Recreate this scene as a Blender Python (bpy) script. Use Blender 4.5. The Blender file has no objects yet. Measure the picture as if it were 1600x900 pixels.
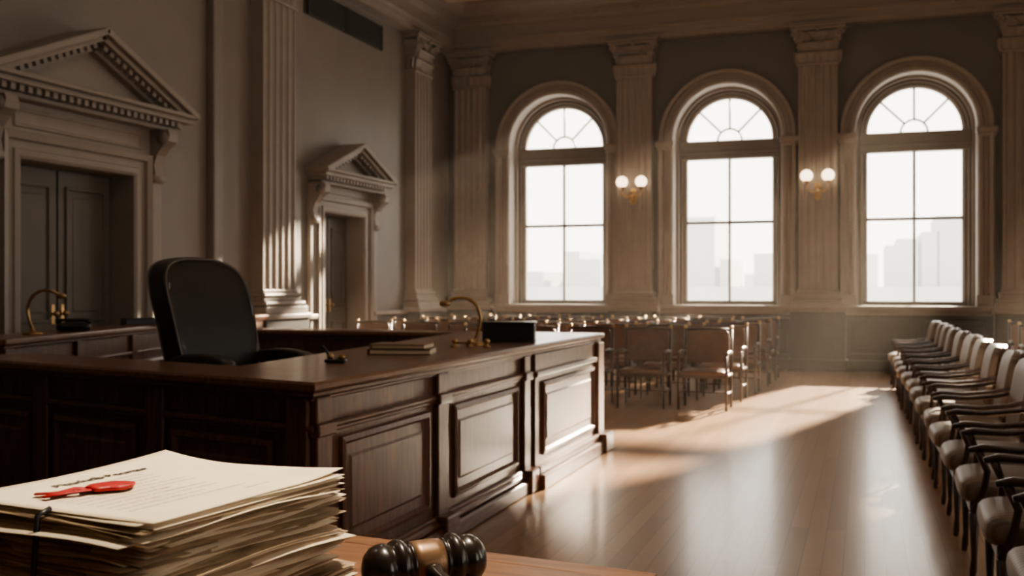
import bpy, bmesh, math, random
from mathutils import Vector, Matrix
R = random.Random(7)
pi = math.pi

# ------------------------------------------------------------------ materials
def newmat(name):
    m = bpy.data.materials.new(name); m.use_nodes = True
    nt = m.node_tree; b = nt.nodes["Principled BSDF"]
    return m, nt, b

def mat(name, col, rough=.6, metal=0, var=.12, scale=6, bump=.0, bscale=60, stretch=(1,1,1), coat=0, sheen=0):
    m, nt, b = newmat(name); N = nt.nodes; L = nt.links
    tc = N.new("ShaderNodeTexCoord"); mp = N.new("ShaderNodeMapping")
    mp.inputs["Scale"].default_value = stretch
    L.new(tc.outputs["Object"], mp.inputs[0])
    n = N.new("ShaderNodeTexNoise"); n.inputs["Scale"].default_value = scale; n.inputs["Detail"].default_value = 5
    L.new(mp.outputs[0], n.inputs["Vector"])
    r = N.new("ShaderNodeValToRGB")
    r.color_ramp.elements[0].position = .3; r.color_ramp.elements[1].position = .7
    r.color_ramp.elements[0].color = tuple(c*(1-var) for c in col)+(1,)
    r.color_ramp.elements[1].color = tuple(min(1, c*(1+var)) for c in col)+(1,)
    L.new(n.outputs["Fac"], r.inputs[0]); L.new(r.outputs[0], b.inputs["Base Color"])
    b.inputs["Roughness"].default_value = rough; b.inputs["Metallic"].default_value = metal
    b.inputs["Coat Weight"].default_value = coat
    if bump:
        n2 = N.new("ShaderNodeTexNoise"); n2.inputs["Scale"].default_value = bscale
        L.new(mp.outputs[0], n2.inputs["Vector"])
        bp = N.new("ShaderNodeBump"); bp.inputs["Strength"].default_value = bump; bp.inputs["Distance"].default_value = .01
        L.new(n2.outputs["Fac"], bp.inputs["Height"]); L.new(bp.outputs[0], b.inputs["Normal"])
    return m

def wood(name, c1, c2, rough=.35, stretch=(12, 1.2, 12), scale=3, coat=.15):
    m, nt, b = newmat(name); N = nt.nodes; L = nt.links
    tc = N.new("ShaderNodeTexCoord"); mp = N.new("ShaderNodeMapping")
    mp.inputs["Scale"].default_value = stretch
    L.new(tc.outputs["Object"], mp.inputs[0])
    n = N.new("ShaderNodeTexNoise"); n.inputs["Scale"].default_value = scale
    n.inputs["Detail"].default_value = 8; n.inputs["Distortion"].default_value = .8
    L.new(mp.outputs[0], n.inputs["Vector"])
    r = N.new("ShaderNodeValToRGB")
    r.color_ramp.elements[0].position = .35; r.color_ramp.elements[1].position = .68
    r.color_ramp.elements[0].color = c1+(1,); r.color_ramp.elements[1].color = c2+(1,)
    L.new(n.outputs["Fac"], r.inputs[0]); L.new(r.outputs[0], b.inputs["Base Color"])
    b.inputs["Roughness"].default_value = rough; b.inputs["Coat Weight"].default_value = coat
    b.inputs["Coat Roughness"].default_value = .2
    bp = N.new("ShaderNodeBump"); bp.inputs["Strength"].default_value = .08; bp.inputs["Distance"].default_value = .004
    L.new(n.outputs["Fac"], bp.inputs["Height"]); L.new(bp.outputs[0], b.inputs["Normal"])
    return m

def emis(name, col, s):
    m, nt, b = newmat(name)
    b.inputs["Base Color"].default_value = col+(1,)
    b.inputs["Emission Color"].default_value = col+(1,); b.inputs["Emission Strength"].default_value = s
    b.inputs["Roughness"].default_value = .4
    return m

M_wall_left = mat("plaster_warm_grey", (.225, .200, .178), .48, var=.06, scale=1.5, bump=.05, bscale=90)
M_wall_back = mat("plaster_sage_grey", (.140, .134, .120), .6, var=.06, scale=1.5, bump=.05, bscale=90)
M_trim = mat("painted_trim", (.30, .262, .228), .5, var=.05, scale=4, bump=.04)
M_dado = mat("dado_paint", (.048, .039, .033), .45, var=.1, scale=3)
M_ceil = mat("ceiling_plaster", (.50, .38, .28), .7, var=.05, scale=2)
M_door = mat("door_paint", (.14, .120, .104), .45, var=.08, scale=4)
M_sash = mat("sash_paint", (.22, .195, .17), .45, var=.05)
M_wood = wood("bench_walnut", (.080, .034, .019), (.18, .080, .043), .38)
M_woodv = wood("bench_walnut_upright", (.078, .034, .019), (.175, .078, .043), .42, stretch=(12, 12, 1.2))
M_top = wood("bench_top_walnut", (.15, .070, .038), (.27, .135, .075), .30, coat=.3)
M_table = wood("table_oak", (.13, .058, .029), (.24, .115, .057), .42, stretch=(1.2, 14, 12))
M_chairwood = wood("chair_mahogany", (.035, .016, .011), (.085, .038, .024), .35, stretch=(8, 8, 2))
M_leather = mat("black_leather", (.024, .019, .017), .36, var=.2, scale=8, bump=.2, bscale=180, coat=.12)
M_piping = mat("leather_piping", (.20, .17, .145), .5)
M_fabric = mat("seat_fabric", (.30, .25, .205), .55, var=.08, scale=20, bump=.15, bscale=400)
M_brownleather = mat("brown_leather", (.135, .060, .034), .45, var=.15, scale=10)
M_brass = mat("aged_brass", (.50, .33, .17), .33, metal=1, var=.15, scale=20)
M_black = mat("black_plastic", (.015, .014, .014), .35, var=.1)
M_globe = emis("lit_glass_globe", (1.0, .78, .52), 3.6)
M_ebony = mat("ebony_lacquer", (.022, .015, .011), .28, var=.2, coat=.35)
M_gavelband = mat("gavel_band_bronze", (.24, .14, .08), .38, metal=.5, var=.15, scale=40, stretch=(1, 1, 8))
M_red = mat("red_wax", (.36, .018, .018), .5, var=.15, scale=30, bump=.2, bscale=80)
M_ink = mat("print_ink", (.035, .028, .024), .8, var=.05)
M_vent = mat("vent_metal", (.05, .045, .04), .5)
M_bookcover = mat("book_cover", (.30, .19, .12), .5)

M_paper = mat("aged_paper", (.74, .62, .46), .75, var=.05, scale=14)
M_paper2 = mat("aged_paper_edges", (.36, .26, .165), .85, var=.25, scale=5, stretch=(3, 3, 160))

def floor_mat():
    m, nt, b = newmat("oak_floorboards"); N = nt.nodes; L = nt.links
    tc = N.new("ShaderNodeTexCoord"); mp = N.new("ShaderNodeMapping")
    mp.inputs["Rotation"].default_value = (0, 0, pi/2)
    L.new(tc.outputs["Object"], mp.inputs[0])
    br = N.new("ShaderNodeTexBrick"); br.inputs["Scale"].default_value = 1
    br.inputs["Brick Width"].default_value = 1.9; br.inputs["Row Height"].default_value = .11
    br.inputs["Mortar Size"].default_value = .0018
    br.inputs["Color1"].default_value = (.34, .205, .115, 1); br.inputs["Color2"].default_value = (.43, .27, .155, 1)
    br.inputs["Mortar"].default_value = (.17, .10, .06, 1)
    L.new(mp.outputs[0], br.inputs["Vector"])
    mp2 = N.new("ShaderNodeMapping"); mp2.inputs["Scale"].default_value = (22, 1.1, 1)
    L.new(tc.outputs["Object"], mp2.inputs[0])
    n = N.new("ShaderNodeTexNoise"); n.inputs["Scale"].default_value = 2; n.inputs["Detail"].default_value = 7
    L.new(mp2.outputs[0], n.inputs["Vector"])
    mx = N.new("ShaderNodeMix"); mx.data_type = 'RGBA'; mx.blend_type = 'MULTIPLY'; mx.inputs[0].default_value = .55
    L.new(br.outputs["Color"], mx.inputs[6])
    r = N.new("ShaderNodeValToRGB"); r.color_ramp.elements[0].color = (.6, .6, .6, 1); r.color_ramp.elements[1].color = (1.2, 1.2, 1.2, 1)
    L.new(n.outputs["Fac"], r.inputs[0]); L.new(r.outputs[0], mx.inputs[7])
    L.new(mx.outputs[2], b.inputs["Base Color"])
    rr = N.new("ShaderNodeMapRange"); rr.inputs[3].default_value = .25; rr.inputs[4].default_value = .36
    L.new(n.outputs["Fac"], rr.inputs[0]); L.new(rr.outputs[0], b.inputs["Roughness"])
    b.inputs["Coat Weight"].default_value = .25; b.inputs["Coat Roughness"].default_value = .15
    return m
M_floor = floor_mat()

def glass_mat():
    m, nt, b = newmat("window_glass"); N = nt.nodes; L = nt.links
    out = N["Material Output"]; N.remove(b)
    t = N.new("ShaderNodeBsdfTransparent"); g = N.new("ShaderNodeBsdfGlossy"); g.inputs["Roughness"].default_value = .05
    mx = N.new("ShaderNodeMixShader"); mx.inputs[0].default_value = .05
    L.new(t.outputs[0], mx.inputs[1]); L.new(g.outputs[0], mx.inputs[2]); L.new(mx.outputs[0], out.inputs[0])
    return m
M_glass = glass_mat()

def stripe_fabric():
    m, nt, b = newmat("striped_upholstery"); N = nt.nodes; L = nt.links
    tc = N.new("ShaderNodeTexCoord"); w = N.new("ShaderNodeTexWave"); w.bands_direction = 'X'
    w.inputs["Scale"].default_value = 9; w.inputs["Distortion"].default_value = .3
    L.new(tc.outputs["Object"], w.inputs["Vector"])
    r = N.new("ShaderNodeValToRGB"); r.color_ramp.elements[0].color = (.19, .145, .115, 1); r.color_ramp.elements[1].color = (.30, .24, .195, 1)
    L.new(w.outputs["Fac"], r.inputs[0]); L.new(r.outputs[0], b.inputs["Base Color"])
    b.inputs["Roughness"].default_value = .42
    return m
M_stripe = stripe_fabric()

# ------------------------------------------------------------------ mesh builder
def frame(ox, oy, dx, dy, nx, ny, oz=0):
    return Matrix(((dx, nx, 0, ox), (dy, ny, 0, oy), (0, 0, 1, oz), (0, 0, 0, 1)))

def offset(poly, d):
    n = len(poly); area = sum(poly[i][0]*poly[(i+1) % n][1]-poly[(i+1) % n][0]*poly[i][1] for i in range(n))
    s = 1 if area > 0 else -1
    out = []
    for i in range(n):
        p0 = Vector(poly[i-1]); p = Vector(poly[i]); p1 = Vector(poly[(i+1) % n])
        a = (p-p0).normalized(); b = (p1-p).normalized()
        na = Vector((a.y, -a.x))*s; nb = Vector((b.y, -b.x))*s
        k = (na+nb); k = k/max(.2, k.dot(na))
        out.append(tuple(p+k*d))
    return out

class MB:
    def __init__(s, mats):
        s.v = []; s.f = []; s.m = []; s.s = []; s.M = Matrix(); s.mats = mats
    def add(s, V, F, mi=0, sm=False, M=None):
        T = s.M @ M if M is not None else s.M
        b = len(s.v)
        s.v += [tuple(T @ Vector(p)) for p in V]
        for f in F:
            s.f.append([b+i for i in f]); s.m.append(mi); s.s.append(sm)
    def box(s, c, size, mi=0, bev=0, M=None):
        x, y, z = [q/2 for q in size]; cx, cy, cz = c
        if bev <= 0:
            V = [(cx+a*x, cy+b*y, cz+d*z) for a in (-1, 1) for b in (-1, 1) for d in (-1, 1)]
            F = [(0, 1, 3, 2), (4, 6, 7, 5), (0, 4, 5, 1), (2, 3, 7, 6), (0, 2, 6, 4), (1, 5, 7, 3)]
            s.add(V, F, mi, False, M); return
        bm = bmesh.new(); bmesh.ops.create_cube(bm, size=1)
        for v in bm.verts: v.co = Vector((v.co.x*size[0]+cx, v.co.y*size[1]+cy, v.co.z*size[2]+cz))
        bmesh.ops.bevel(bm, geom=bm.edges[:], offset=min(bev, min(size)*.45), segments=2, affect='EDGES', profile=.5)
        bm.verts.ensure_lookup_table()
        V = [v.co[:] for v in bm.verts]; F = [[v.index for v in f.verts] for f in bm.faces]
        bm.free(); s.add(V, F, mi, False, M)
    def bb(s, x0, x1, y0, y1, z0, z1, mi=0, bev=0, M=None):
        s.box(((x0+x1)/2, (y0+y1)/2, (z0+z1)/2), (abs(x1-x0), abs(y1-y0), abs(z1-z0)), mi, bev, M)
    def prism(s, poly, z0, z1, mi=0, cham=0, M=None):
        n = len(poly); V = []
        lv = [(0, z0), (0, z1)] if not cham else [(-cham, z0), (0, z0+cham), (0, z1-cham), (-cham, z1)]
        for o, z in lv:
            V += [(p[0], p[1], z) for p in (offset(poly, o) if o else poly)]
        F = [tuple(range(n))[::-1], tuple(range((len(lv)-1)*n, len(lv)*n))]
        for k in range(len(lv)-1):
            for i in range(n):
                j = (i+1) % n; F.append((k*n+i, k*n+j, (k+1)*n+j, (k+1)*n+i))
        s.add(V, F, mi, False, M)
    def lathe(s, prof, seg=20, mi=0, M=None, sm=True):
        V = []; F = []
        for r, z in prof:
            for i in range(seg):
                a = 2*pi*i/seg; V.append((r*math.cos(a), r*math.sin(a), z))
        for k in range(len(prof)-1):
            for i in range(seg):
                j = (i+1) % seg; F.append((k*seg+i, k*seg+j, (k+1)*seg+j, (k+1)*seg+i))
        F.append(tuple(range(seg))[::-1]); F.append(tuple(range((len(prof)-1)*seg, len(prof)*seg)))
        s.add(V, F, mi, sm, M)
    def tube(s, pts, rad, seg=10, mi=0, M=None, flat=1.0):
        pts = [Vector(p) for p in pts]; n = len(pts)
        if not hasattr(rad, '__len__'): rad = [rad]*n
        V = []; F = []; up = Vector((0, 0, 1)); prev = None
        for i, p in enumerate(pts):
            t = (pts[min(i+1, n-1)]-pts[max(i-1, 0)]).normalized()
            if prev is None:
                a = t.cross(up)
                if a.length < .05: a = t.cross(Vector((0, 1, 0)))
            else:
                a = prev - t*prev.dot(t)
            a.normalize(); prev = a; b = t.cross(a)
            for k in range(seg):
                q = 2*pi*k/seg
                V.append(tuple(p+a*math.cos(q)*rad[i]+b*math.sin(q)*rad[i]*flat))
        for i in range(n-1):
            for k in range(seg):
                j = (k+1) % seg; F.append((i*seg+k, i*seg+j, (i+1)*seg+j, (i+1)*seg+k))
        F.append(tuple(range(seg))[::-1]); F.append(tuple(range((n-1)*seg, n*seg)))
        s.add(V, F, mi, True, M)
    def sup(s, c, size, e1=.35, e2=.35, nu=28, nv=16, mi=0, M=None, fn=None):
        def pw(x, e): return math.copysign(abs(x)**e, x)
        V = []; F = []
        for j in range(nv+1):
            ph = -pi/2+pi*j/nv
            for i in range(nu):
                th = 2*pi*i/nu
                x = pw(math.cos(ph), e1)*pw(math.cos(th), e2); y = pw(math.cos(ph), e1)*pw(math.sin(th), e2); z = pw(math.sin(ph), e1)
                p = (x*size[0]/2, y*size[1]/2, z*size[2]/2)
                if fn: p = fn(*p)
                V.append((p[0]+c[0], p[1]+c[1], p[2]+c[2]))
        for j in range(nv):
            for i in range(nu):
                k = (i+1) % nu; F.append((j*nu+i, j*nu+k, (j+1)*nu+k, (j+1)*nu+i))
        s.add(V, F, mi, True, M)
    def sphere(s, c, r, mi=0, M=None, seg=16):
        s.sup(c, (2*r, 2*r, 2*r), 1, 1, seg, seg//2, mi, M)
    def panel(s, M, a0, a1, z0, z1, prof=None, mi=0, mic=None):
        prof = prof or [(0, 0), (.004, .022), (.028, .028), (.045, .006), (.10, .006), (.115, .014)]
        V = []; F = []
        for o, y in prof:
            V += [(a0+o, y, z0+o), (a1-o, y, z0+o), (a1-o, y, z1-o), (a0+o, y, z1-o)]
        for k in range(len(prof)-1):
            for i in range(4):
                j = (i+1) % 4; F.append((k*4+i, k*4+j, k*4+4+j, k*4+4+i))
        s.add(V, F, mi, False, M)
        k = (len(prof)-1)*4
        s.add(V[k:], [(0, 1, 2, 3)], mi if mic is None else mic, False, M)
    def extr(s, prof, x0, x1, mi=0, M=None, sh0=0, sh1=0):
        n = len(prof); V = [(x0+sh0*p[0], p[0], p[1]) for p in prof]+[(x1+sh1*p[0], p[0], p[1]) for p in prof]
        F = [tuple(range(n)), tuple(range(n, 2*n))[::-1]]+[(i, (i+1) % n, n+(i+1) % n, n+i) for i in range(n)]
        s.add(V, F, mi, False, M)
    def obj(s, name, parent=None, loc=None, rotz=0):
        me = bpy.data.meshes.new(name); me.from_pydata(s.v, [], s.f)
        for m in s.mats: me.materials.append(m)
        me.polygons.foreach_set("material_index", s.m); me.polygons.foreach_set("use_smooth", s.s)
        bm = bmesh.new(); bm.from_mesh(me); bmesh.ops.recalc_face_normals(bm, faces=bm.faces[:]); bm.to_mesh(me); bm.free()
        me.update()
        o = bpy.data.objects.new(name, me); bpy.context.scene.collection.objects.link(o)
        if loc: o.location = loc
        o.rotation_euler[2] = rotz
        if parent: o.parent = parent
        return o

def inst(o, loc, rotz):
    c = bpy.data.objects.new(o.name.split('.')[0], o.data); bpy.context.scene.collection.objects.link(c)
    c.location = loc; c.rotation_euler[2] = rotz; return c

# ------------------------------------------------------------------ room
YB = 19.5; XL = -8.1; XR = 6.2; YF = -3.0; H = 7.15
mb = MB([M_floor]); mb.bb(XL-.6, XR+.5, YF-.5, YB+.6, -.2, 0); mb.obj("floor")
mb = MB([M_ceil]); mb.bb(XL-.6, XR+.5, YF-.5, YB+.6, H, H+.2)
for k in range(5):
    mb.bb(XL, XR, YF+3.2+k*4.4, YF+3.6+k*4.4, H-.18, H-.001, 0, .02)
mb.obj("ceiling")
mb = MB([M_wall_left]); mb.bb(XL-.5, XR+.4, YF-.4, YF, 0, H); mb.obj("wall_rear")

D1 = (8.14, 9.86, 2.82); D2 = (14.3, 15.66, 2.70)
mb = MB([M_wall_left, M_trim])
x0, x1 = XL-.5, XL
mb.bb(x0, x1, YF-.4, D1[0], 0, H); mb.bb(x0, x1, D1[0], D1[1], D1[2], H); mb.bb(x0, x1, D1[1], D2[0], 0, H)
mb.bb(x0, x1, D2[0], D2[1], D2[2], H); mb.bb(x0, x1, D2[1], YB+.5, 0, H)
mb.bb(XL, XL+.07, 11.45, 13.55, 0, 6.25, 0, .01)
mb.bb(XL, XL+.12, 11.3, 11.5, 0, 6.25, 0, .02)
mb.obj("wall_left")

WC = [-5.75, -2.45, .85, 4.15]; RO = 1.0; Z0 = 1.16; ZS = 4.33; NA = 28
WR_FILL = [.45, 4.95, 9.45]  # right-wall windows, out of view, added to let in soft side light
MR = Matrix(((0, 1, 0, XR-YB), (1, 0, 0, 0), (0, 0, 1, 0), (0, 0, 0, 1)))   # maps back-wall coordinates onto the right wall
def arched_wall(name, M, a0, a1, cents, m):
    mb = MB([m]); mb.M = M
    def quad(a, b, c, d): mb.add([a, b, c, d], [(0, 1, 2, 3)])
    xprev = a0
    for xc in cents:
        quad((xprev, YB, 0), (xc-RO, YB, 0), (xc-RO, YB, H), (xprev, YB, H))
        quad((xc-RO, YB, 0), (xc+RO, YB, 0), (xc+RO, YB, Z0), (xc-RO, YB, Z0))
        for i in range(NA):
            a = pi-pi*i/NA; b = pi-pi*(i+1)/NA
            p = (xc+RO*math.cos(a), ZS+RO*math.sin(a)); q = (xc+RO*math.cos(b), ZS+RO*math.sin(b))
            quad((p[0], YB, p[1]), (q[0], YB, q[1]), (q[0], YB, H), (p[0], YB, H))
        xprev = xc+RO
    quad((xprev, YB, 0), (a1, YB, 0), (a1, YB, H), (xprev, YB, H))
    mb.obj(name)
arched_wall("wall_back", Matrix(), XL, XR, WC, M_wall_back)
arched_wall("wall_right", MR, YF, YB, WR_FILL, M_wall_left)

def arch_path(xc, r, z0):
    P = [((xc-r, z0), (-1, 0)), ((xc-r, ZS), (-1, 0))]
    for i in range(1, NA):
        a = pi-pi*i/NA; P.append(((xc+r*math.cos(a), ZS+r*math.sin(a)), (math.cos(a), math.sin(a))))
    P += [((xc+r, ZS), (1, 0)), ((xc+r, z0), (1, 0))]
    return P
def arch_sweep(mb, xc, r, z0, prof, mi):
    P = arch_path(xc, r, z0); V = []; F = []; m = len(prof)
    for (p, n) in P:
        for o, y in prof: V.append((p[0]+n[0]*o, YB+y, p[1]+n[1]*o))
    for i in range(len(P)-1):
        for k in range(m-1):
            F.append((i*m+k, i*m+k+1, (i+1)*m+k+1, (i+1)*m+k))
    mb.add(V, F, mi)
for wi, (xc, MW) in enumerate([(q, Matrix()) for q in WC]+[(q, MR) for q in WR_FILL]):
    mb = MB([M_trim, M_sash, M_glass]); mb.M = MW
    arch_sweep(mb, xc, RO, Z0, [(0, 0), (0, -.07), (.03, -.10), (.09, -.10), (.11, -.06), (.17, -.06), (.19, -.13), (.25, -.15), (.27, -.13), (.27, 0)], 0)
    arch_sweep(mb, xc, RO, Z0, [(0, 0), (0, .28), (-.05, .28), (-.05, .40)], 0)
    arch_sweep(mb, xc, RO, Z0, [(-.05, .40), (-.09, .37), (-.12, .40), (-.16, .40), (-.2, .43), (-.2, .52), (0, .52)], 1)
    for sx in (-1, 1):
        mb.bb(xc+sx*.97, xc+sx*1.33, YB-.17, YB+.02, ZS-.14, ZS-.04, 0, .02)
        mb.bb(xc+sx*.99, xc+sx*1.30, YB-.14, YB+.02, ZS-.20, ZS-.14, 0, .01)
        mb.bb(xc+sx*.98, xc+sx*1.29, YB-.13, YB+.02, Z0, Z0+.22, 0, .01)
    mb.bb(xc-1.42, xc+1.42, YB-.22, YB+.5, Z0-.07, Z0+.02, 0, .015)
    mb.bb(xc-1.32, xc+1.32, YB-.15, YB, Z0-.14, Z0-.07, 0, .01)
    mb.bb(xc-.85, xc+.85, YB+.38, YB+.52, Z0, Z0+.10, 1, .01)
    mb.bb(xc-.95, xc+.95, YB+.36, YB+.53, 3.97, ZS, 1, .02)
    mb.bb(xc-.95, xc+.95, YB+.33, YB+.53, 4.08, 4.13, 1, .01)
    mb.bb(xc-.025, xc+.025, YB+.43, YB+.50, Z0+.08, 3.98, 1, .008)
    mb.bb(xc-.83, xc+.83, YB+.42, YB+.50, 2.73, 2.785, 1, .008)
    for a in (45, 90, 135):
        a = math.radians(a)
        mb.tube([(xc+.22*math.cos(a), YB+.47, ZS+.22*math.sin(a)), (xc+.83*math.cos(a), YB+.47, ZS+.83*math.sin(a))], .02, 6, 1)
    mb.tube([(xc+.23*math.cos(pi*i/14), YB+.47, ZS+.23*math.sin(pi*i/14)) for i in range(15)], .02, 6, 1)
    P = arch_path(xc, .83, Z0+.05); V = [(p[0], YB+.475, p[1]) for p, n in P]
    mb.add(V, [tuple(range(len(V)))], 2)
    mb.obj("window_%d" % (wi+1))  # those on the right wall are added for side light

def leaf(mb, M, x, w, z0, h, y0, out):
    V = []; F = []; nu, nv = 4, 7
    for j in range(nv):
        v = j/(nv-1)
        wd = w*(.75+.5*math.sin(v*pi*.8))*(1 if v < .85 else .6)
        y = y0+out*v**2.5; z = z0+h*(v if v < .85 else .85-(v-.85)*.9)
        for i in range(nu+1):
            u = i/nu*2-1
            V.append((x+u*wd/2, y+.015*(1-u*u)+(.01 if i % 2 else 0), z))
    for j in range(nv-1):
        for i in range(nu): F.append((j*(nu+1)+i, j*(nu+1)+i+1, (j+1)*(nu+1)+i+1, (j+1)*(nu+1)+i))
    mb.add(V, F, 0, True, M)
def pilaster(M, name, w=.68, zb=1.12, zt=6.25):
    mb = MB([M_trim, M_dado])
    p = .2
    mb.bb(-w/2-.14, w/2+.14, 0, p+.14, 0, zb-.06, 1, .01, M)
    mb.bb(-w/2-.18, w/2+.18, 0, p+.18, 0, .22, 1, .02, M)
    mb.bb(-w/2-.17, w/2+.17, 0, p+.17, zb-.06, zb+.02, 0, .02, M)
    mb.bb(-w/2-.13, w/2+.13, 0, p+.13, zb+.02, zb+.12, 0, .01, M)
    mb.bb(-w/2-.11, w/2+.11, 0, p+.11, zb+.12, zb+.20, 0, .035, M)
    mb.bb(-w/2-.05, w/2+.05, 0, p+.05, zb+.20, zb+.25, 0, .01, M)
    mb.bb(-w/2-.07, w/2+.07, 0, p+.07, zb+.25, zb+.31, 0, .028, M)
    mb.bb(-w/2-.02, w/2+.02, 0, p+.02, zb+.31, zb+.36, 0, .01, M)
    zc = zt-.70
    pts = [(-w/2, 0), (-w/2, p)]; nf = 5; g = .04; fw = (w-g*(nf+1))/nf
    for k in range(nf):
        a = -w/2+g+k*(fw+g)
        for i in range(7):
            q = pi*i/6; pts.append((a+fw/2-fw/2*math.cos(q), p-.032*math.sin(q)))
    pts += [(w/2, p), (w/2, 0)]
    mb.prism(pts, zb+.36, zc, 0, 0, M)
    mb.bb(-w/2-.03, w/2+.03, 0, p+.03, zc-.02, zc+.03, 0, .015, M)
    for i in range(6):
        f = (i/5)**2*.10
        mb.bb(-w/2-f+.01, w/2+f-.01, 0, p+f-.01, zc+.03+i*.09, zc+.03+(i+1)*.09+.005, 0, 0, M)
    for k in range(5): leaf(mb, M, -w/2+w*(k+.5)/5, .13, zc+.03, .24, p, .08)
    for k in range(4): leaf(mb, M, -w/2+w*(k+1)/5, .14, zc+.16, .30, p+.015, .11)
    for sx in (-1, 1):
        sp = []
        for i in range(22):
            a = i/21*2.6*pi; rr = .085*(1-i/26)
            sp.append((sx*(w/2+.04+rr*math.cos(a)*.9), p+.09, zc+.52+rr*math.sin(a)))
        mb.tube(sp, .02, 6, 0, M)
        mb.tube([(sx*.05, p+.05, zc+.38), (sx*.15, p+.09, zc+.50), (sx*(w/2-.03), p+.12, zc+.58)], .022, 6, 0, M)
        for yy in (.06, .15): leaf(mb, M, sx*(w/2+.015), .10, zc+.03, .26, yy, .06)
    mb.sphere((0, p+.13, zc+.60), .05, 0, M, 10)
    mb.bb(-w/2-.14, w/2+.14, 0, p+.14, zc+.60, zc+.66, 0, .02, M)
    mb.bb(-w/2-.17, w/2+.17, 0, p+.17, zc+.66, zt+.005, 0, .012, M)
    return mb.obj(name)
for X in (-7.55, -4.18, -.80, 2.58):
    pilaster(frame(X, YB, -1, 0, 0, -1), "pilaster")
pilaster(frame(XL, 17.8, 0, -1, 1, 0), "pilaster", .75)
pilaster(frame(XL+.07, 12.65, 0, -1, 1, 0), "pilaster", .86)
pilaster(frame(XL, 6.3, 0, -1, 1, 0), "pilaster", .8)
for Y in (2.7, 7.2, 11.7, 15.3):
    pilaster(frame(XR, Y, 0, 1, -1, 0), "pilaster")

ent = [(0, 6.25), (.22, 6.25), (.22, 6.34), (.25, 6.35), (.25, 6.44), (.29, 6.46), (.29, 6.50), (.24, 6.52), (.24, 6.72),
       (.30, 6.75), (.34, 6.80), (.36, 6.86), (.52, 6.90), (.55, 6.97), (.62, 7.02), (.68, 7.10), (.70, H-.001), (0, H-.001)]
Lx = XR-XL; Ly = YB-YF
for i, (L_, Mx) in enumerate(((Lx, frame(XL, YB, 1, 0, 0, -1)), (Ly, frame(XL, YF, 0, 1, 1, 0)), (Ly, frame(XR, YF, 0, 1, -1, 0)))):
    mb = MB([M_trim]); mb.extr(ent, 0, L_, 0, Mx, 1, -1)
    for k in range(int(L_/.2)-2): mb.bb(.35+k*.2, .45+k*.2, .24, .36, 6.80, 6.90, 0, 0, Mx)
    mb.obj("trim_%d" % (i+1))

mb = MB([M_dado, M_trim]); Mx = frame(XL, YB, 1, 0, 0, -1)
mb.bb(0, Lx, 0, .05, 0, 1.04, 0, 0, Mx); mb.bb(0, Lx, 0, .10, 0, .2, 0, .01, Mx); mb.bb(0, Lx, 0, .10, 1.02, 1.09, 0, .015, Mx)
for xc in WC:
    for s_ in (-1, 0):
        a = xc-XL-1.15+(s_+1)*1.2
        mb.panel(Mx @ Matrix.Translation((0, .05, 0)), a, a+1.1, .28, .95, None, 0)
mb.obj("baseboard_back")
mb = MB([M_dado, M_trim]); Mx = frame(XL, 0, 0, 1, 1, 0)
for a, b in ((YF, D1[0]-.35), (D1[1]+.35, D2[0]-.3), (D2[1]+.3, YB-.1)):
    mb.bb(a, b, 0, .05, 0, 1.04, 0, 0, Mx); mb.bb(a, b, 0, .1, 0, .2, 0, .01, Mx); mb.bb(a, b, 0, .12, 1.02, 1.10, 1, .02, Mx)
mb.obj("baseboard_left")
mb = MB([M_dado, M_trim]); Mx = frame(XR, 0, 0, 1, -1, 0)
mb.bb(YF, YB-.1, 0, .05, 0, 1.04, 0, 0, Mx); mb.bb(YF, YB-.1, 0, .1, 0, .2, 0, .01, Mx); mb.bb(YF, YB-.1, 0, .10, 1.02, 1.09, 0, .015, Mx)
mb.obj("baseboard_right")

mb = MB([M_vent, M_trim]); Mx = frame(XL, 0, 0, 1, 1, 0)
mb.bb(13.75, 16.4, 0, .02, 5.70, 6.12, 0, 0, Mx)
for k in range(2):
    a = 13.8+k*1.3
    mb.bb(a, a+.04, 0, .06, 5.70, 6.12, 0, 0, Mx); mb.bb(a+1.22, a+1.26, 0, .06, 5.70, 6.12, 0, 0, Mx)
for k in range(10): mb.bb(13.8, 16.35, .015, .05, 5.72+k*.042, 5.735+k*.042, 0, 0, Mx)
mb.obj("air_vent")

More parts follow.
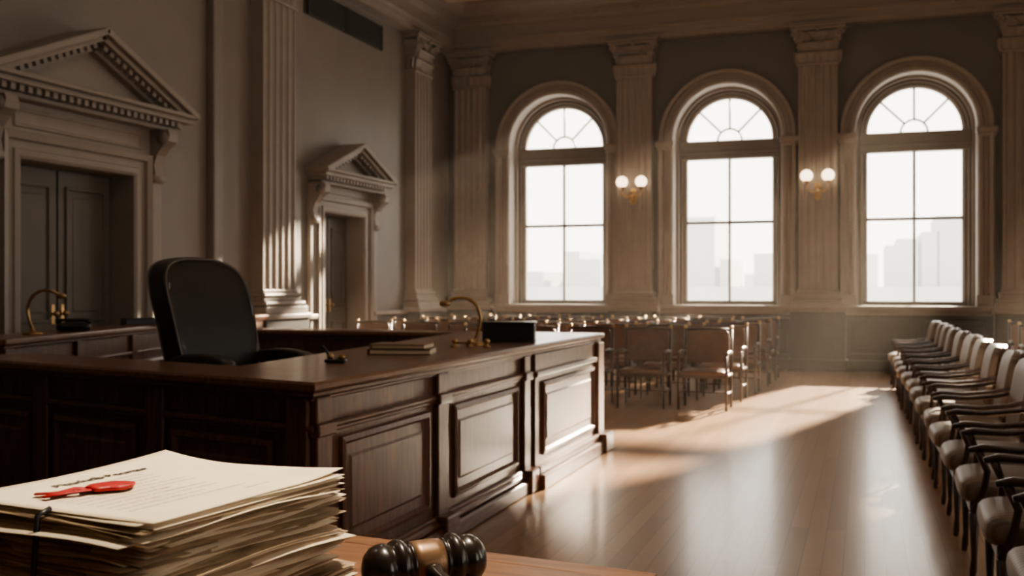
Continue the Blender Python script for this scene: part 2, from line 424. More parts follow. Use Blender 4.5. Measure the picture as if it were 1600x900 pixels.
def door(name, c, w, h, hw, zc, zap):
    M = frame(XL, c, 0, 1, 1, 0); mb = MB([M_trim, M_door, M_brass])
    T = M @ Matrix.Translation((0, -.32, 0))
    mb.bb(-w/2, w/2, -.05, 0, 0, h, 1, 0, T)
    pr = [(0, 0), (.005, .02), (.03, .02), (.05, -.02), (.09, -.02), (.12, .005)]
    for sx in (-1, 1):
        a0, a1 = (-w/2+.03, -.012) if sx < 0 else (.012, w/2-.03)
        mb.bb(a0, a1, 0, .045, .01, h-.03, 1, .008, T)
        T2 = T @ Matrix.Translation((0, .047, 0))
        mb.panel(T2, a0+.1, a1-.1, .2, .95, pr, 1); mb.panel(T2, a0+.1, a1-.1, 1.12, h-.2, pr, 1)
        mb.sphere((sx*.07, .10, 1.22), .034, 2, T, 10); mb.tube([(sx*.07, .045, 1.22), (sx*.07, .1, 1.22)], .012, 8, 2, T)
        mb.bb(sx*.07-.025, sx*.07+.025, .045, .055, 1.1, 1.32, 2, .004, T)
    cp = [(-.012, -.32), (-.012, .05), (.02, .07), (.08, .07), (.09, .05), (.17, .05), (.18, .09), (.25, .11), (.26, 0)]
    V = []; F = []; m = len(cp)
    for (px, pz, nx, nz) in ((-w/2, 0, -1, 0), (-w/2, h, -1, 1), (w/2, h, 1, 1), (w/2, 0, 1, 0)):
        for o, y in cp: V.append((px+nx*o, y, pz+nz*o))
    for i in range(3):
        for k in range(m-1): F.append((i*m+k, i*m+k+1, (i+1)*m+k+1, (i+1)*m+k))
    mb.add(V, F, 0, False, M)
    mb.bb(-w/2-.26, w/2+.26, 0, .06, h+.26, zc, 0, .005, M)
    mb.panel(M @ Matrix.Translation((0, .06, 0)), -w/2-.1, w/2+.1, h+.3, zc-.06, [(0, 0), (.01, .02), (.03, .02), (.04, .005)], 0)
    for sx in (-1, 1):
        xx = sx*(w/2+.36)
        prof = [(0, zc), (.30, zc), (.32, zc-.06), (.30, zc-.14), (.22, zc-.20), (.14, zc-.30), (.10, zc-.42), (.12, zc-.52), (.11, zc-.60), (.06, zc-.64), (0, zc-.64)]
        mb.extr(prof, xx-.08, xx+.08, 0, M)
        mb.lathe([(.0, -.1), (.075, -.1), (.075, .1), (0, .1)], 14, 0, M @ Matrix.Translation((xx, .23, zc-.10)) @ Matrix.Rotation(pi/2, 4, 'Y'))
        mb.lathe([(.0, -.095), (.05, -.095), (.05, .095), (0, .095)], 14, 0, M @ Matrix.Translation((xx, .08, zc-.57)) @ Matrix.Rotation(pi/2, 4, 'Y'))
        mb.bb(xx-.1, xx+.1, 0, .07, .0, zc-.3, 0, .01, M)
    mb.bb(-hw+.16, hw-.16, 0, .22, zc, zc+.05, 0, .01, M)
    mb.bb(-hw+.04, hw-.04, 0, .36, zc+.11, zc+.17, 0, .01, M)
    mb.bb(-hw, hw, 0, .41, zc+.17, zc+.22, 0, .015, M)
    mb.bb(-hw+.12, hw-.12, 0, .25, zc+.05, zc+.11, 0, 0, M)
    n = int((2*hw-.3)/.11)
    for k in range(n): mb.bb(-hw+.15+k*.11, -hw+.21+k*.11, .2, .31, zc+.05, zc+.11, 0, 0, M)
    zb = zc+.20; L = math.hypot(hw, zap-zb-.0)
    for sx in (-1, 1):
        ang = math.atan2(zap-zb, hw)
        T = M @ Matrix(((-sx, 0, 0, sx*hw), (0, 1, 0, 0), (0, 0, 1, zb), (0, 0, 0, 1))) @ Matrix.Rotation(-ang, 4, 'Y')
        mb.bb(0, L+.02, 0, .42, -.04, .03, 0, .01, T); mb.bb(.1, L, 0, .36, -.10, -.04, 0, .005, T); mb.bb(.25, L-.02, 0, .22, -.19, -.10, 0, 0, T)
        nn = int((L-.4)/.11)
        for k in range(nn): mb.bb(.36+k*.11, .42+k*.11, .2, .31, -.155, -.10, 0, 0, T)
    mb.add([(-hw+.1, .12, zb-.02), (hw-.1, .12, zb-.02), (0, .12, zap-.06)], [(0, 1, 2)], 0, False, M)
    return mb.obj(name)
door("door_1", 9.0, 1.72, 2.82, 1.60, 3.38, 4.27)
door("door_2", 14.98, 1.36, 2.70, 1.22, 3.12, 3.82)

for X in (-4.18, -.80):
    M = frame(X, YB-.2, -1, 0, 0, -1); mb = MB([M_brass, M_globe]); z = 3.30
    mb.sup((0, .02, z-.05), (.13, .05, .34), .8, .8, 16, 10, 0, M)
    mb.lathe([(0, 0), (.02, .02), (.045, .06), (.02, .10), (.012, .2)], 12, 0, M @ Matrix.Translation((0, .16, z-.22)))
    for sx in (-1, 1):
        mb.tube([(0, .04, z), (sx*.03, .14, z-.06), (sx*.10, .20, z-.08), (sx*.17, .20, z-.02), (sx*.185, .20, z+.08)], .016, 8, 0, M)
        mb.lathe([(.0, 0), (.03, .0), (.065, .03), (.07, .05), (0, .05)], 14, 0, M @ Matrix.Translation((sx*.185, .20, z+.07)))
        mb.sphere((sx*.185, .20, z+.215), .11, 1, M, 20)
    mb.obj("wall_sconce")

# ------------------------------------------------------------------ unseen bowl pendants added to fill the room with light
M_fill_bowl = emis("fill_bowl_glow", (1.0, .86, .68), 10)
for (X, Y) in ((-4.6, 2.6), (.9, 2.6), (-4.6, 8.2), (.9, 8.2), (-4.6, 13.8)):
    mb = MB([M_brass, M_fill_bowl]); z = 6.15
    mb.lathe([(0, H), (.12, H-.001), (.10, H-.06), (.02, H-.10), (.015, z+.25), (.05, z+.22), (.05, z+.16), (.0, z+.15)], 16, 0, Matrix.Translation((X, Y, 0)))
    mb.lathe([(0, z-.22), (.12, z-.21), (.26, z-.14), (.36, z-.02), (.40, z+.10), (.37, z+.11), (0, z+.12)], 28, 1, Matrix.Translation((X, Y, 0)))
    mb.lathe([(.39, z+.08), (.42, z+.09), (.42, z+.13), (.39, z+.14)], 28, 0, Matrix.Translation((X, Y, 0)))
    mb.obj("added_fill_pendant")
LX, LY, LZ = -.55, 1.65, 3.35  # unseen hanging lamp, added to brighten the papers below
mb = MB([M_black, M_brass]); T = Matrix.Translation((LX, LY, LZ))
V = []; F = []; seg = 28
sh = [(.21, -.16), (.20, -.12), (.12, -.02), (.05, .04), (.035, .08), (.03, .075), (.045, .035), (.11, -.025), (.195, -.125), (.205, -.16)]
for r, z in sh:
    for i in range(seg): V.append((r*math.cos(2*pi*i/seg), r*math.sin(2*pi*i/seg), z))
for k in range(len(sh)):
    for i in range(seg):
        j = (i+1) % seg; k2 = (k+1) % len(sh); F.append((k*seg+i, k*seg+j, k2*seg+j, k2*seg+i))
mb.add(V, F, 0, True, T)
mb.lathe([(0, .06), (.03, .06), (.03, .12), (.008, .14), (.006, H-LZ-.04), (.07, H-LZ-.02), (.07, H-LZ-.001), (0, H-LZ-.001)], 14, 1, T)
hl = mb.obj("added_paper_lamp")
ld = bpy.data.lights.new("paper_fill", 'AREA'); ld.shape = 'DISK'; ld.size = .16; ld.energy = 15; ld.color = (1, .86, .66); ld.spread = math.radians(75)  # added fill aimed at the paper stack
lo = bpy.data.objects.new("paper_fill", ld); bpy.context.scene.collection.objects.link(lo); lo.location = (LX, LY, LZ-.08); lo.parent = hl
lo.rotation_euler = (Vector((-.80, 1.15, 1.2))-Vector((LX, LY, LZ))).to_track_quat('-Z', 'Y').to_euler()

# ------------------------------------------------------------------ judge's bench
mb = MB([M_wood, M_top, M_woodv])
body = [(-2.38, 4.104), (-2.38, 9.27), (-6.2, 9.27), (-6.2, 9.0), (-3.6, 9.0), (-3.15, 4.723), (-5.077, 5.238), (-5.18, 4.852)]
slab = [(-2.3, 4.0), (-2.3, 9.35), (-6.25, 9.35), (-6.25, 8.93), (-3.66, 8.93), (-3.2, 4.758), (-5.166, 5.283), (-5.198, 4.774)]
mb.prism(body, 0, 1.0, 2)
mb.prism(slab, 1.035, 1.08, 1, .012)
mb.prism(offset(slab, -.03), 1.005, 1.035, 0, .008)
mb.prism(offset(body, .022), .985, 1.006, 0, .006)
mb.prism(offset(body, .030), .845, .875, 0, .010)
mb.prism(offset(body, .018), .825, .847, 0, .006)
mb.prism(offset(body, .075), 0, .10, 0, .012)
mb.prism(offset(body, .05), .10, .145, 0, .015)
mb.prism(offset(body, .03), .14, .165, 0, .010)
Ms = frame(-2.38, 0, 0, 1, 1, 0)
for a, b in ((4.10, 4.24), (5.50, 5.66), (7.10, 7.24)):
    mb.bb(a, b, 0, .035, .0, 1.0, 2, .008, Ms); mb.bb(a-.02, b+.02, 0, .10, 0, .17, 0, .012, Ms); mb.bb(a-.015, b+.015, 0, .055, .82, .88, 0, .01, Ms)
mb.panel(Ms, 4.36, 5.42, .22, .79, None, 2); mb.panel(Ms, 5.78, 7.00, .22, .79, None, 2)
mb.bb(7.30, 9.25, 0, .05, 0, 1.0, 2, .006, Ms); mb.bb(7.26, 9.32, 0, .14, 0, .11, 0, .012, Ms); mb.bb(7.28, 9.29, 0, .10, .11, .17, 0, .015, Ms)
mb.bb(7.28, 9.28, 0, .075, .83, .875, 0, .012, Ms); mb.bb(9.10, 9.30, 0, .085, 0, 1.0, 2, .01, Ms)
mb.bb(9.06, 9.34, 0, .17, 0, .17, 0, .015, Ms)
mb.panel(Ms @ Matrix.Translation((0, .05, 0)), 7.45, 9.0, .23, .79, None, 2)
e = (-.966, .258); nrm = (-.258, -.966)
Mn = frame(-2.38, 4.104, e[0], e[1], nrm[0], nrm[1])
for a in (0.0, 1.02, 2.04, 2.72):
    mb.bb(a, a+.14, 0, .03, 0, 1.0, 2, .008, Mn)
for a in (.2, 1.22): mb.panel(Mn, a+.03, a+.77, .22, .79, None, 2)
mb.panel(Mn, 2.22, 2.68, .22, .79, None, 2)
mb.obj("judges_bench")
mb = MB([M_table])
mb.prism([(-3.26, 4.84), (-3.68, 8.96), (-6.1, 8.96), (-5.86, 6.9), (-5.2, 5.36), (-5.1, 5.33)], 0, .30, 0)
mb.obj("judges_platform")

P0 = Vector((-5.6, 5.5)); P1 = Vector((-7.50, 11.7)); e = (P1-P0).normalized(); L = (P1-P0).length
mb = MB([M_wood, M_top, M_woodv]); Mc = frame(P0.x, P0.y, e.x, e.y, e.y, -e.x)
mb.bb(0, L, -.36, 0, 0, 1.08, 2, 0, Mc); mb.bb(-.05, L+.05, -.40, .06, 1.105, 1.15, 1, .012, Mc); mb.bb(-.02, L+.03, -.38, .03, 1.075, 1.105, 0, .01, Mc)
mb.bb(0, L, 0, .03, .90, .93, 0, .008, Mc); mb.bb(0, L, 0, .06, 0, .15, 0, .015, Mc)
for k in range(6):
    a = k*L/6; mb.bb(a, a+.12, 0, .03, 0, 1.08, 2, .006, Mc); mb.panel(Mc, a+.2, a+L/6-.08, .22, .84, None, 2)
mb.obj("clerks_counter")

# ------------------------------------------------------------------ judge's chair
def judge_chair():
    mb = MB([M_leather, M_piping, M_black, M_chairwood])
    def back(x, y, z):
        u = (z+.47)/.94
        wsc = .92+.16*math.sin(min(1, u)*pi*.62) - .08*max(0, u-.75)*2
        y2 = y*wsc
        f = max(0, 1-(y/.30)**2)*max(0, 1-((u-.45)/.5)**2)
        x2 = x + .05*(y2/.33)**2 - .24*u + .03*math.sin(u*pi) + (.035*f if x > 0 else -.01*f)
        z2 = z - .075*(y2/.33)**2*max(0, u-.4)*1.5
        return (x2, y2, z2)
    mb.sup((-.24, 0, .93), (.20, .68, .97), .28, .26, 64, 40, 0, None, back)
    for xo in (.090, -.090):
        pts = []
        for i in range(90):
            a = -pi*.12+(pi*1.24)*i/89
            def pw(v, e_): return math.copysign(abs(v)**e_, v)
            y = .335*pw(math.cos(a), .28); z = .48*pw(math.sin(a), .28)
            p = back(xo, y*.985, z*.992)
            pts.append((p[0]-.24, p[1], p[2]+.93))
        mb.tube(pts, .0065, 6, 1)
    mb.sup((.03, 0, .50), (.60, .60, .16), .45, .35, 36, 16, 0)
    mb.sup((.03, 0, .41), (.54, .54, .06), .3, .3, 28, 10, 2)
    for sy in (-1, 1):
        y = sy*.36
        mb.sup((.07, y, .735), (.56, .11, .085), .6, .5, 28, 12, 0, None, lambda x, yy, z: (x, yy*(1+.25*(x > 0)*x/.25), z-.02*(x/.25)**2))
        mb.tube([(.24, y, .70), (.25, y*1.0, .62), (.16, y*.98, .50), (.05, y*.85, .41)], [.03, .028, .028, .025], 8, 2)
        mb.tube([(-.12, y, .70), (-.20, y*.97, .62), (-.24, y*.9, .56)], .024, 8, 2)
    mb.lathe([(.0, .1), (.035, .1), (.035, .36), (.07, .39), (.07, .40), (0, .40)], 16, 2)
    for k in range(5):
        a = 2*pi*k/5+.3; c, s_ = math.cos(a), math.sin(a)
        mb.tube([(0, 0, .11), (.16*c, .16*s_, .10), (.31*c, .31*s_, .065)], [.035, .026, .018], 8, 3)
        mb.lathe([(0, -.018), (.03, -.018), (.03, .018), (0, .018)], 12, 2, Matrix.Translation((.31*c, .31*s_, .031)) @ Matrix.Rotation(a, 4, 'Z') @ Matrix.Rotation(pi/2, 4, 'X'))
    return mb.obj("judges_chair", None, (-3.99, 5.91, .301), math.radians(-14))
judge_chair()

# ------------------------------------------------------------------ items on the bench
ZT = 1.0805
def gooseneck(name, X, Y, z, ang, mbn=1.0):
    mb = MB([M_brass, M_black])
    mb.lathe([(0, 0), (.075, 0), (.078, .008), (.06, .018), (.02, .026), (.014, .05), (0, .05)], 20, 0)
    P = [(0, 0, .04), (.03, 0, .14), (.035, 0, .22), (0, 0, .30), (-.07, 0, .345), (-.15, 0, .345), (-.20, 0, .32)]
    pts = []
    for i in range(len(P)-1):
        a = Vector(P[max(i-1, 0)]); b = Vector(P[i]); c = Vector(P[i+1]); d = Vector(P[min(i+2, len(P)-1)])
        for k in range(5):
            t = k/5; pts.append(.5*((2*b)+(c-a)*t+(2*a-5*b+4*c-d)*t*t+(3*b-a-3*c+d)*t**3))
    pts.append(Vector(P[-1]))
    mb.tube(pts, .0125, 10, 0)
    mb.sup((-.225, 0, .305), (.08, .05, .045), .8, .8, 14, 8, 0)
    o = mb.obj(name, None, (X, Y, z), ang); o.scale = (mbn,)*3; return o
gooseneck("desk_lamp", -2.70, 7.02, ZT, math.radians(19))
mb = MB([M_black, M_brass])
mb.box((0, 0, .075), (.40, .26, .14), 0, .008); mb.box((0, 0, .151), (.42, .28, .014), 0, .005)
for a in (-.19, .19):
    for b in (-.12, .12): mb.box((a, b, .004), (.03, .03, .008), 0)
mb.obj("document_box", None, (-2.62, 7.55, ZT), math.radians(15))
mb = MB([M_bookcover, M_paper, M_wood])
for k, (w, d, t, r, c) in enumerate(((.40, .28, .035, .05, 2), (.36, .26, .03, -.06, 0))):
    T = Matrix.Translation((0, 0, k*.036)) @ Matrix.Rotation(r, 4, 'Z')
    mb.box((0, 0, .003), (w, d, .005), c, .002, T); mb.box((0, 0, t-.003), (w, d, .005), c, .002, T)
    mb.box((.004, 0, t/2), (w-.02, d-.02, t-.008), 1, 0, T); mb.box((-w/2+.003, 0, t/2), (.008, d, t), c, .002, T)
mb.obj("law_books", None, (-2.80, 5.98, ZT), math.radians(12))
def penstand(name, X, Y, r):
    mb = MB([M_black, M_brass])
    mb.sup((0, 0, .012), (.12, .08, .022), .4, .4, 20, 8, 0)
    mb.sphere((-.03, 0, .035), .018, 1, None, 12)
    mb.tube([(-.03, 0, .03), (-.06, .01, .07), (-.085, .015, .09)], [.008, .006, .012], 8, 0)
    mb.tube([(.02, 0, .02), (.05, -.02, .04)], [.012, .015], 8, 1)
    mb.obj(name, None, (X, Y, ZT), r)
penstand("pen_stand", -2.80, 5.10, .2)
mb = MB([M_brass])
for k, x in enumerate((-.13, -.02, .10)):
    mb.lathe([(0, 0), (.028, 0), (.03, .006), (.012, .014), (.010, .024), (.02, .034), (.022, .046), (.012, .058), (0, .06)], 14, 0, Matrix.Translation((x, .01*k, 0)))
mb.tube([(-.13, 0, .03), (-.02, .01, .03), (.10, .02, .03)], .007, 8, 0)
mb.obj("ink_set", None, (-2.63, 6.78, ZT), math.radians(10))
gooseneck("desk_lamp", -5.93, 6.12, 1.1505, math.radians(200), .95)
mb = MB([M_black, M_brass])
mb.sup((0, 0, .035), (.26, .20, .07), .5, .4, 24, 10, 0); mb.tube([(-.13, -.02, .075), (-.08, -.02, .09), (.08, -.02, .09), (.13, -.02, .075)], [.025, .014, .014, .025], 10, 0)
mb.obj("telephone", None, (-6.05, 6.68, 1.151), .7)
mb = MB([M_black, M_wood]); mb.box((0, 0, .035), (.34, .22, .06), 0, .01); mb.box((0, 0, .005), (.36, .24, .01), 1, .003)
mb.obj("filing_tray", None, (-6.45, 8.0, 1.151), .9)

def wooden_chair():
    mb = MB([M_chairwood, M_brownleather, M_brass])
    w = .58
    for sx in (-1, 1):
        x = sx*w/2
        mb.tube([(x, .25, 0), (x, .24, .45), (x, .30, .98)], [.016, .020, .018], 8, 0)
        mb.sphere((x, .302, 1.0), .026, 2, None, 10)
        mb.tube([(x, -.24, 0), (x, -.24, .45), (x, -.23, .68)], [.015, .020, .017], 8, 0)
        mb.tube([(x, .265, .69), (x*1.03, .0, .705), (x*1.03, -.22, .70), (x*1.0, -.26, .68)], [.018, .022, .024, .018], 8, 0)
        mb.tube([(x, .25, .2), (x, -.24, .2)], .011, 6, 0)
        mb.tube([(x, .25, .42), (x, -.24, .42)], .02, 6, 0)
    mb.bb(-w/2, w/2, -.255, -.225, .39, .44, 0, .006); mb.bb(-w/2, w/2, .235, .26, .39, .44, 0, .006)
    mb.tube([(-w/2, 0, .2), (w/2, 0, .2)], .011, 6, 0)
    mb.sup((0, -.01, .455), (w-.02, .52, .07), .5, .3, 32, 10, 1)
    T = Matrix.Translation((0, .275, .76)) @ Matrix.Rotation(-.11, 4, 'X')
    mb.sup((0, 0, 0), (w-.05, .05, .42), .25, .25, 36, 16, 1, T, lambda x, y, z: (x, y+.03-.35*x*x, z))
    mb.tube([(-w/2, .292, .97), (0, .325, .985), (w/2, .292, .97)], .016, 8, 0)
    return mb.obj("wooden_chair", None, (-1.88, 12.85, 0), 0)
wc = wooden_chair()
for r in range(5):
    for c in range(8):
        if r == 0 and c == 0: continue
        if r == 0 and c > 4: continue
        X = -1.88-c*.76+R.uniform(-.02, .02)
        if X < -7.3: continue
        inst(wc, (X+(.06*r), 12.85+r*1.12+R.uniform(-.03, .03), 0), R.uniform(-.04, .04))
for r in range(5):
    for c in range(4):
        inst(wc, (2.35+c*.78, 12.3+r*1.12, 0), R.uniform(-.04, .04))

def armchair():
    mb = MB([M_chairwood, M_stripe, M_fabric])
    w = .64
    mb.sup((0, -.03, .440), (w-.01, .60, .17), .6, .35, 36, 14, 1)
    mb.bb(-w/2+.02, w/2-.02, -.28, .25, .325, .40, 0, .012)
    for sx in (-1, 1):
        x = sx*(w/2-.02)
        mb.tube([(x, -.27, 0), (x, -.265, .04), (x, -.26, .10), (x, -.26, .34)], [.014, .019, .015, .026], 10, 0)
        mb.tube([(x, .30, 0), (x, .26, .18), (x, .24, .38), (x, .29, .62), (x*.97, .345, .80)], [.015, .018, .024, .024, .018], 10, 0)
        mb.tube([(x, -.26, .34), (x*1.04, -.215, .46), (x*1.08, -.20, .56), (x*1.08, -.24, .66)], [.024, .017, .017, .021], 10, 0)
        mb.tube([(x*1.0, .31, .74), (x*1.08, .15, .70), (x*1.10, -.05, .675), (x*1.09, -.22, .68), (x*1.07, -.285, .665)], [.018, .024, .028, .030, .02], 10, 0, None, .7)
    T = Matrix.Translation((0, .285, .73)) @ Matrix.Rotation(-.17, 4, 'X')
    def bk(x, y, z):
        return (x*(1+.04*z/.27), y+.03-.4*x*x, z-.25*x*x*(z > 0))
    mb.sup((0, 0, 0), (w-.05, .12, .57), .4, .3, 40, 20, 1, T, bk)
    mb.sup((0, .035, -.005), (w-.015, .055, .595), .3, .28, 40, 20, 0, T, bk)
    return mb.obj("armchair", None, (.84, 4.15, 0), -pi/2)
ac = armchair()
for k in range(1, 14):
    inst(ac, (.84+R.uniform(-.015, .015)-.012*k, 4.15+k*.96, 0), -pi/2+R.uniform(-.03, .03))

# ------------------------------------------------------------------ foreground table
TZ = 1.11
mb = MB([M_table, M_wood])
tM = Matrix.Translation((-.262, 1.393, 0)) @ Matrix.Rotation(math.radians(-7), 4, 'Z')
mb.bb(-1.5, 0, -.92, 0, TZ-.035, TZ-.004, 0, .008, tM)
nb = 5
for k in range(nb):
    y1 = -.05-k*(.82/nb); mb.bb(-1.45, -.05, y1-.82/nb+.002, y1, TZ-.01, TZ, 0, .0015, tM)
mb.bb(-1.495, -.005, -.048, -.004, TZ-.01, TZ+.0, 0, .003, tM); mb.bb(-1.495, -.005, -.916, -.872, TZ-.01, TZ, 0, .003, tM)
mb.bb(-.048, -.004, -.87, -.05, TZ-.01, TZ, 0, .003, tM); mb.bb(-1.496, -1.452, -.87, -.05, TZ-.01, TZ, 0, .003, tM)
mb.bb(-1.47, -.03, -.89, -.03, TZ-.06, TZ-.035, 1, .008, tM)
mb.bb(-1.42, -.08, -.84, -.08, .0, TZ-.06, 1, .006, tM)
mb.bb(-1.46, -.04, -.88, -.04, .0, .12, 1, .015, tM)
for a in (-1.36, -.72):
    mb.panel(tM @ frame(0, -.08, 1, 0, 0, 1), a, a+.58, .2, .98, None, 1)
mb.obj("lectern_table")

# ------------------------------------------------------------------ paper stack
ang = math.radians(80)
Msh = Matrix.Translation((-.851, 1.091, 0)) @ Matrix.Rotation(ang, 4, 'Z')
def sheet(mb, z, th, w, h, T, amp, ph, mi, curl=0, n=10):
    V = []; F = []
    def zz(a, b):
        e_ = max(abs(a), abs(b))**4
        q = amp*(math.sin(a*3.1+ph)+math.cos(b*2.7+ph*1.7))*e_
        if curl:
            q += curl*(max(0, a*.6+b*.9-.75)**2 + .8*max(0, a*1.1-b*.5-.9)**2) + .004*max(0, -b-.6)
        return q
    for lay in (0, 1):
        for j in range(n+1):
            for i in range(n+1):
                a = i/n*2-1; b = j/n*2-1
                V.append((a*w/2, b*h/2, z+lay*th+zz(a, b)))
    m = n+1; o = m*m
    for j in range(n):
        for i in range(n):
            q = j*m+i; F.append((q, q+m, q+m+1, q+1)); F.append((o+q, o+q+1, o+q+m+1, o+q+m))
    for i in range(n):
        for q, r in ((i, i+1), (n*m+i, n*m+i+1), (i*m, (i+1)*m), (i*m+n, (i+1)*m+n)):
            F.append((q, r, o+r, o+q))
    mb.add(V, F, mi, True, T)
mb = MB([M_paper, M_paper2])
N = 84; zb = TZ+.001; top = 1.2495
dz = (top-.003-zb)/N
for i in range(N):
    f = i/N
    dx = R.gauss(0, .0065)+.012*math.sin(i*.23); dy = R.gauss(0, .0065)-.008*math.sin(i*.17+1)
    r = R.gauss(0, .030)+.03*math.sin(i*.31)*.5
    T = Msh @ Matrix.Translation((dx, dy, 0)) @ Matrix.Rotation(r, 4, 'Z')
    sheet(mb, zb+i*dz, dz*R.uniform(.25, .6), .33*R.uniform(.955, 1.02), .32*R.uniform(.955, 1.02), T, .0030 if 4 < i < N-5 else 0, R.uniform(0, 6), 0 if R.random() < .5 else 1, 0, 8)
sheet(mb, top-.0015, .0008, .335, .325, Msh @ Matrix.Rotation(.035, 4, 'Z'), .0006, 1.0, 0, .018, 20)
sheet(mb, top-.0035, .0008, .335, .325, Msh @ Matrix.Rotation(-.04, 4, 'Z'), .0006, 2.0, 0, .008, 16)
ps = mb.obj("paper_stack")
def text(name, s, x, y, size, bold=0, align='LEFT'):
    c = bpy.data.curves.new(name, 'FONT'); c.body = s; c.size = size; c.align_x = align
    c.offset = bold; c.materials.append(M_ink)
    o = bpy.data.objects.new(name, c); bpy.context.scene.collection.objects.link(o)
    o.matrix_world = Msh @ Matrix.Rotation(.035, 4, 'Z') @ Matrix.Translation((x, y, top+.0003))
    o.parent = ps
text("heading_text", "Bhududb Bourtng", -.0, .098, .021, .0009, 'CENTER')
syl = ["ro", "nar", "ting", "ul", "dus", "heb", "or", "mi", "lan", "ce", "tub", "ver", "su", "dil", "est", "an", "pro", "cu", "ren", "ob"]
def words(n):
    out = ""
    while len(out) < n:
        out += "".join(R.choice(syl) for _ in range(R.choice((1, 2, 2, 3))))+" "
    return out[:n].strip()
y = .074
for k in range(12):
    if k in (0,): ln = words(50); x0 = -.125
    elif k == 11: ln = words(12); x0 = .03
    else: ln = words(R.choice((52, 56, 54, 40))); x0 = -.135
    text("body_text", ln, x0, y, .0080, .0); y -= .0168 if k != 10 else .022
mb = MB([M_red])
T = Matrix.Translation((-.915, 1.000, top+.001)) @ Matrix.Rotation(math.radians(50), 4, 'Z')
mb.sup((.050, 0, .004), (.056, .042, .008), .6, .9, 30, 10, 0, T, lambda x, y, z: (x*(1+.10*math.sin(9*y/.03)), y*(1+.12*math.sin(7*x/.03)), z))
mb.tube([(.03, 0, .002), (.010, .010, .0035), (-.010, -.002, .002), (-.036, .006, .002)], [.010, .008, .009, .006], 8, 0, T, .16)
mb.tube([(.03, -.004, .003), (.010, -.014, .004), (-.008, -.012, .003), (-.030, -.020, .002)], [.008, .006, .008, .006], 8, 0, T, .16)
mb.obj("wax_seal", ps)
mb = MB([M_black])
mb.tube([(-.186, -.008, zb), (-.188, -.008, 1.18), (-.182, -.008, top-.004), (-.166, -.008, top+.001)], .0035, 6, 0, Msh)
mb.obj("strap", ps)

# ------------------------------------------------------------------ gavel
mb = MB([M_ebony, M_gavelband])
prof = [(0, -.082), (.012, -.0815), (.021, -.078), (.028, -.071), (.0315, -.062), (.032, -.054), (.029, -.049), (.0285, -.047), (.033, -.044), (.0355, -.039), (.0355, -.036), (.033, -.031), (.029, -.028), (.0285, -.026), (.031, -.024), (.0315, -.022), (.029, -.020)]
full = prof+[(.0285, -.019), (.0285, .019)]+[(r, -z) for r, z in prof[::-1]]
ax = math.radians(46)
T = Matrix.Translation((-.533, 1.205, TZ+.0363)) @ Matrix.Rotation(ax, 4, 'Z') @ Matrix.Rotation(pi/2, 4, 'Y')
mb.lathe(full, 48, 0, T)
mb.lathe([(.0285, -.0205), (.0300, -.020), (.0307, -.010), (.0307, .010), (.0300, .020), (.0285, .0205)], 48, 1, T)
T2 = Matrix.Translation((-.533, 1.205, TZ+.0363)) @ Matrix.Rotation(ax-pi/2, 4, 'Z') @ Matrix.Rotation(pi/2+.08, 4, 'Y')
mb.lathe([(0, .02), (.010, .02), (.012, .04), (.008, .05), (.009, .12), (.013, .20), (.012, .235), (.015, .245), (.013, .26), (0, .265)], 20, 0, T2)
mb.obj("gavel")

# ------------------------------------------------------------------ city outside
def haze(name, c, s):  # emission imitates distant haze; the buildings are no light source
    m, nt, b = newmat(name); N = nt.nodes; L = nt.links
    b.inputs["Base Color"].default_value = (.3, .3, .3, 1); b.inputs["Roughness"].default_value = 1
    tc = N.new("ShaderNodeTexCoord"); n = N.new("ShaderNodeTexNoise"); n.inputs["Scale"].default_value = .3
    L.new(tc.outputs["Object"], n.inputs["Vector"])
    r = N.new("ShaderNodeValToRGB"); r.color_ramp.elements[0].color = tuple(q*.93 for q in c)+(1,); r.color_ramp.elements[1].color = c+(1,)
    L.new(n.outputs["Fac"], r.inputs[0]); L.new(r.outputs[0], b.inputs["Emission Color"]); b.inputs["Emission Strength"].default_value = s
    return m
M_city = haze("building_haze_glow", (.90, .83, .72), 1.1); M_city2 = haze("building_haze_glow_far", (.95, .88, .77), 1.7)
mb = MB([M_city, M_city2])
B = [(-34, -31, 3.2, 0), (-31.5, -29, 4.3, 1), (-29, -27.2, 5.2, 0), (-27.2, -25, 4.4, 0), (-24, -21, 6, 1), (-19, -16.5, 7.6, 1), (-16.3, -13.7, 8.4, 0), (-13.2, -12.2, 4.3, 0), (-12.2, -10, 3.0, 1),
     (-10, -7.5, 4.8, 0), (-6, -3, 7, 1), (.3, 1.3, 5.0, 1), (1.8, 2.8, 5.4, 0), (2.8, 4.6, 6.0, 0), (4.9, 6.4, 6.6, 0), (6.2, 9.4, 8.0, 0), (9.5, 13, 6, 1), (14, 18, 9, 0), (-42, -36, 7, 0), (20, 26, 6, 1)]
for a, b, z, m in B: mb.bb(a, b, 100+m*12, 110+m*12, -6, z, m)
mb.bb(-60, 40, 98, 125, -6, 1.6, 0)
mb.obj("city_skyline")

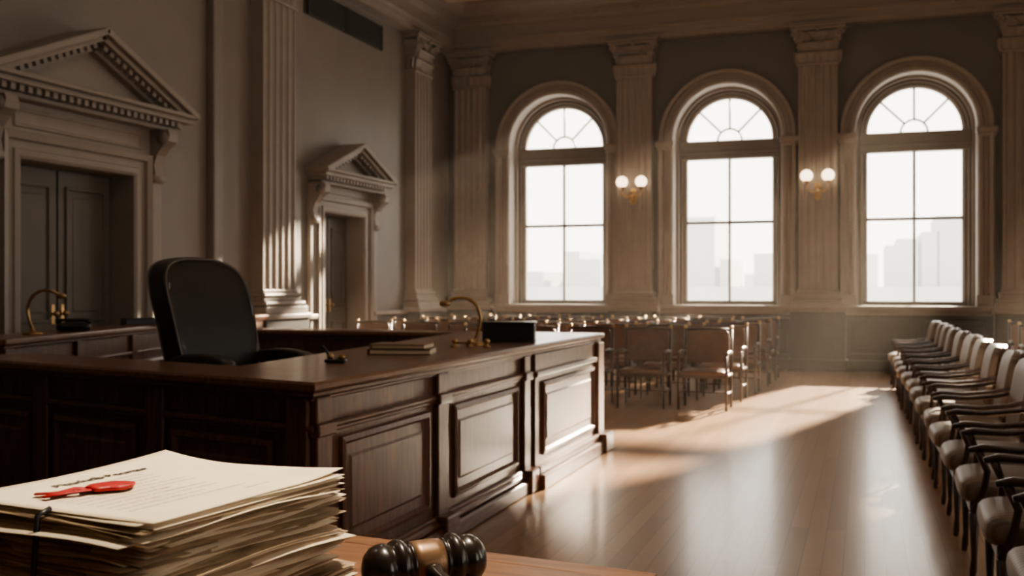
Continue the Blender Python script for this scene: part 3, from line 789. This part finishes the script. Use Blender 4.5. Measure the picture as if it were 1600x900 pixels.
# ------------------------------------------------------------------ scatter volume added for a hazy glow near the windows
vm = bpy.data.materials.new("haze_volume"); vm.use_nodes = True
nt = vm.node_tree; nt.nodes.remove(nt.nodes["Principled BSDF"])
vs = nt.nodes.new("ShaderNodeVolumeScatter"); vs.inputs["Density"].default_value = .0040; vs.inputs["Anisotropy"].default_value = .3
vs.inputs["Color"].default_value = (1, .92, .82, 1)
nt.links.new(vs.outputs[0], nt.nodes["Material Output"].inputs["Volume"])
mb = MB([vm]); mb.bb(XL+.75, XR-.75, 2.2, YB-.55, .03, 6.2); mb.obj("haze_volume")

# ------------------------------------------------------------------ light
w = bpy.data.worlds.new("hazy_sky"); bpy.context.scene.world = w; w.use_nodes = True
bg = w.node_tree.nodes["Background"]; bg.inputs[0].default_value = (1.0, .925, .81, 1); bg.inputs[1].default_value = 5.4
sd = bpy.data.lights.new("sun", 'SUN'); sd.energy = 50; sd.angle = math.radians(1.8); sd.color = (1.0, .83, .61)
so = bpy.data.objects.new("sun", sd); bpy.context.scene.collection.objects.link(so)
so.rotation_euler = Vector((-.27, -1, -.39)).to_track_quat('-Z', 'Y').to_euler()
for xc, side in [(q, 0) for q in WC]+[(q, 1) for q in WR_FILL]:
    ld = bpy.data.lights.new("window_portal", 'AREA'); ld.shape = 'RECTANGLE'; ld.size = 2.0; ld.size_y = 4.3
    ld.cycles.is_portal = True
    lo = bpy.data.objects.new("window_portal", ld); bpy.context.scene.collection.objects.link(lo)
    if side == 0: lo.location = (xc, YB+.6, 3.25); lo.rotation_euler = (-pi/2, 0, 0)
    else: lo.location = (XR+.6, xc, 3.25); lo.rotation_euler = (pi/2, 0, pi/2)

# ------------------------------------------------------------------ camera
cd = bpy.data.cameras.new("camera"); cd.lens = 36; cd.sensor_width = 36; cd.clip_start = .05; cd.clip_end = 500
co = bpy.data.objects.new("camera", cd); bpy.context.scene.collection.objects.link(co)
co.location = (0, 0, 1.5); co.rotation_euler = (pi/2, 0, math.radians(19))
cd.dof.use_dof = True; cd.dof.focus_distance = 1.8; cd.dof.aperture_fstop = 7
bpy.context.scene.camera = co
try:
    bpy.context.scene.view_settings.view_transform = 'AgX'
    bpy.context.scene.view_settings.look = 'AgX - Medium High Contrast'
except Exception: pass
bpy.context.scene.view_settings.exposure = 0.0
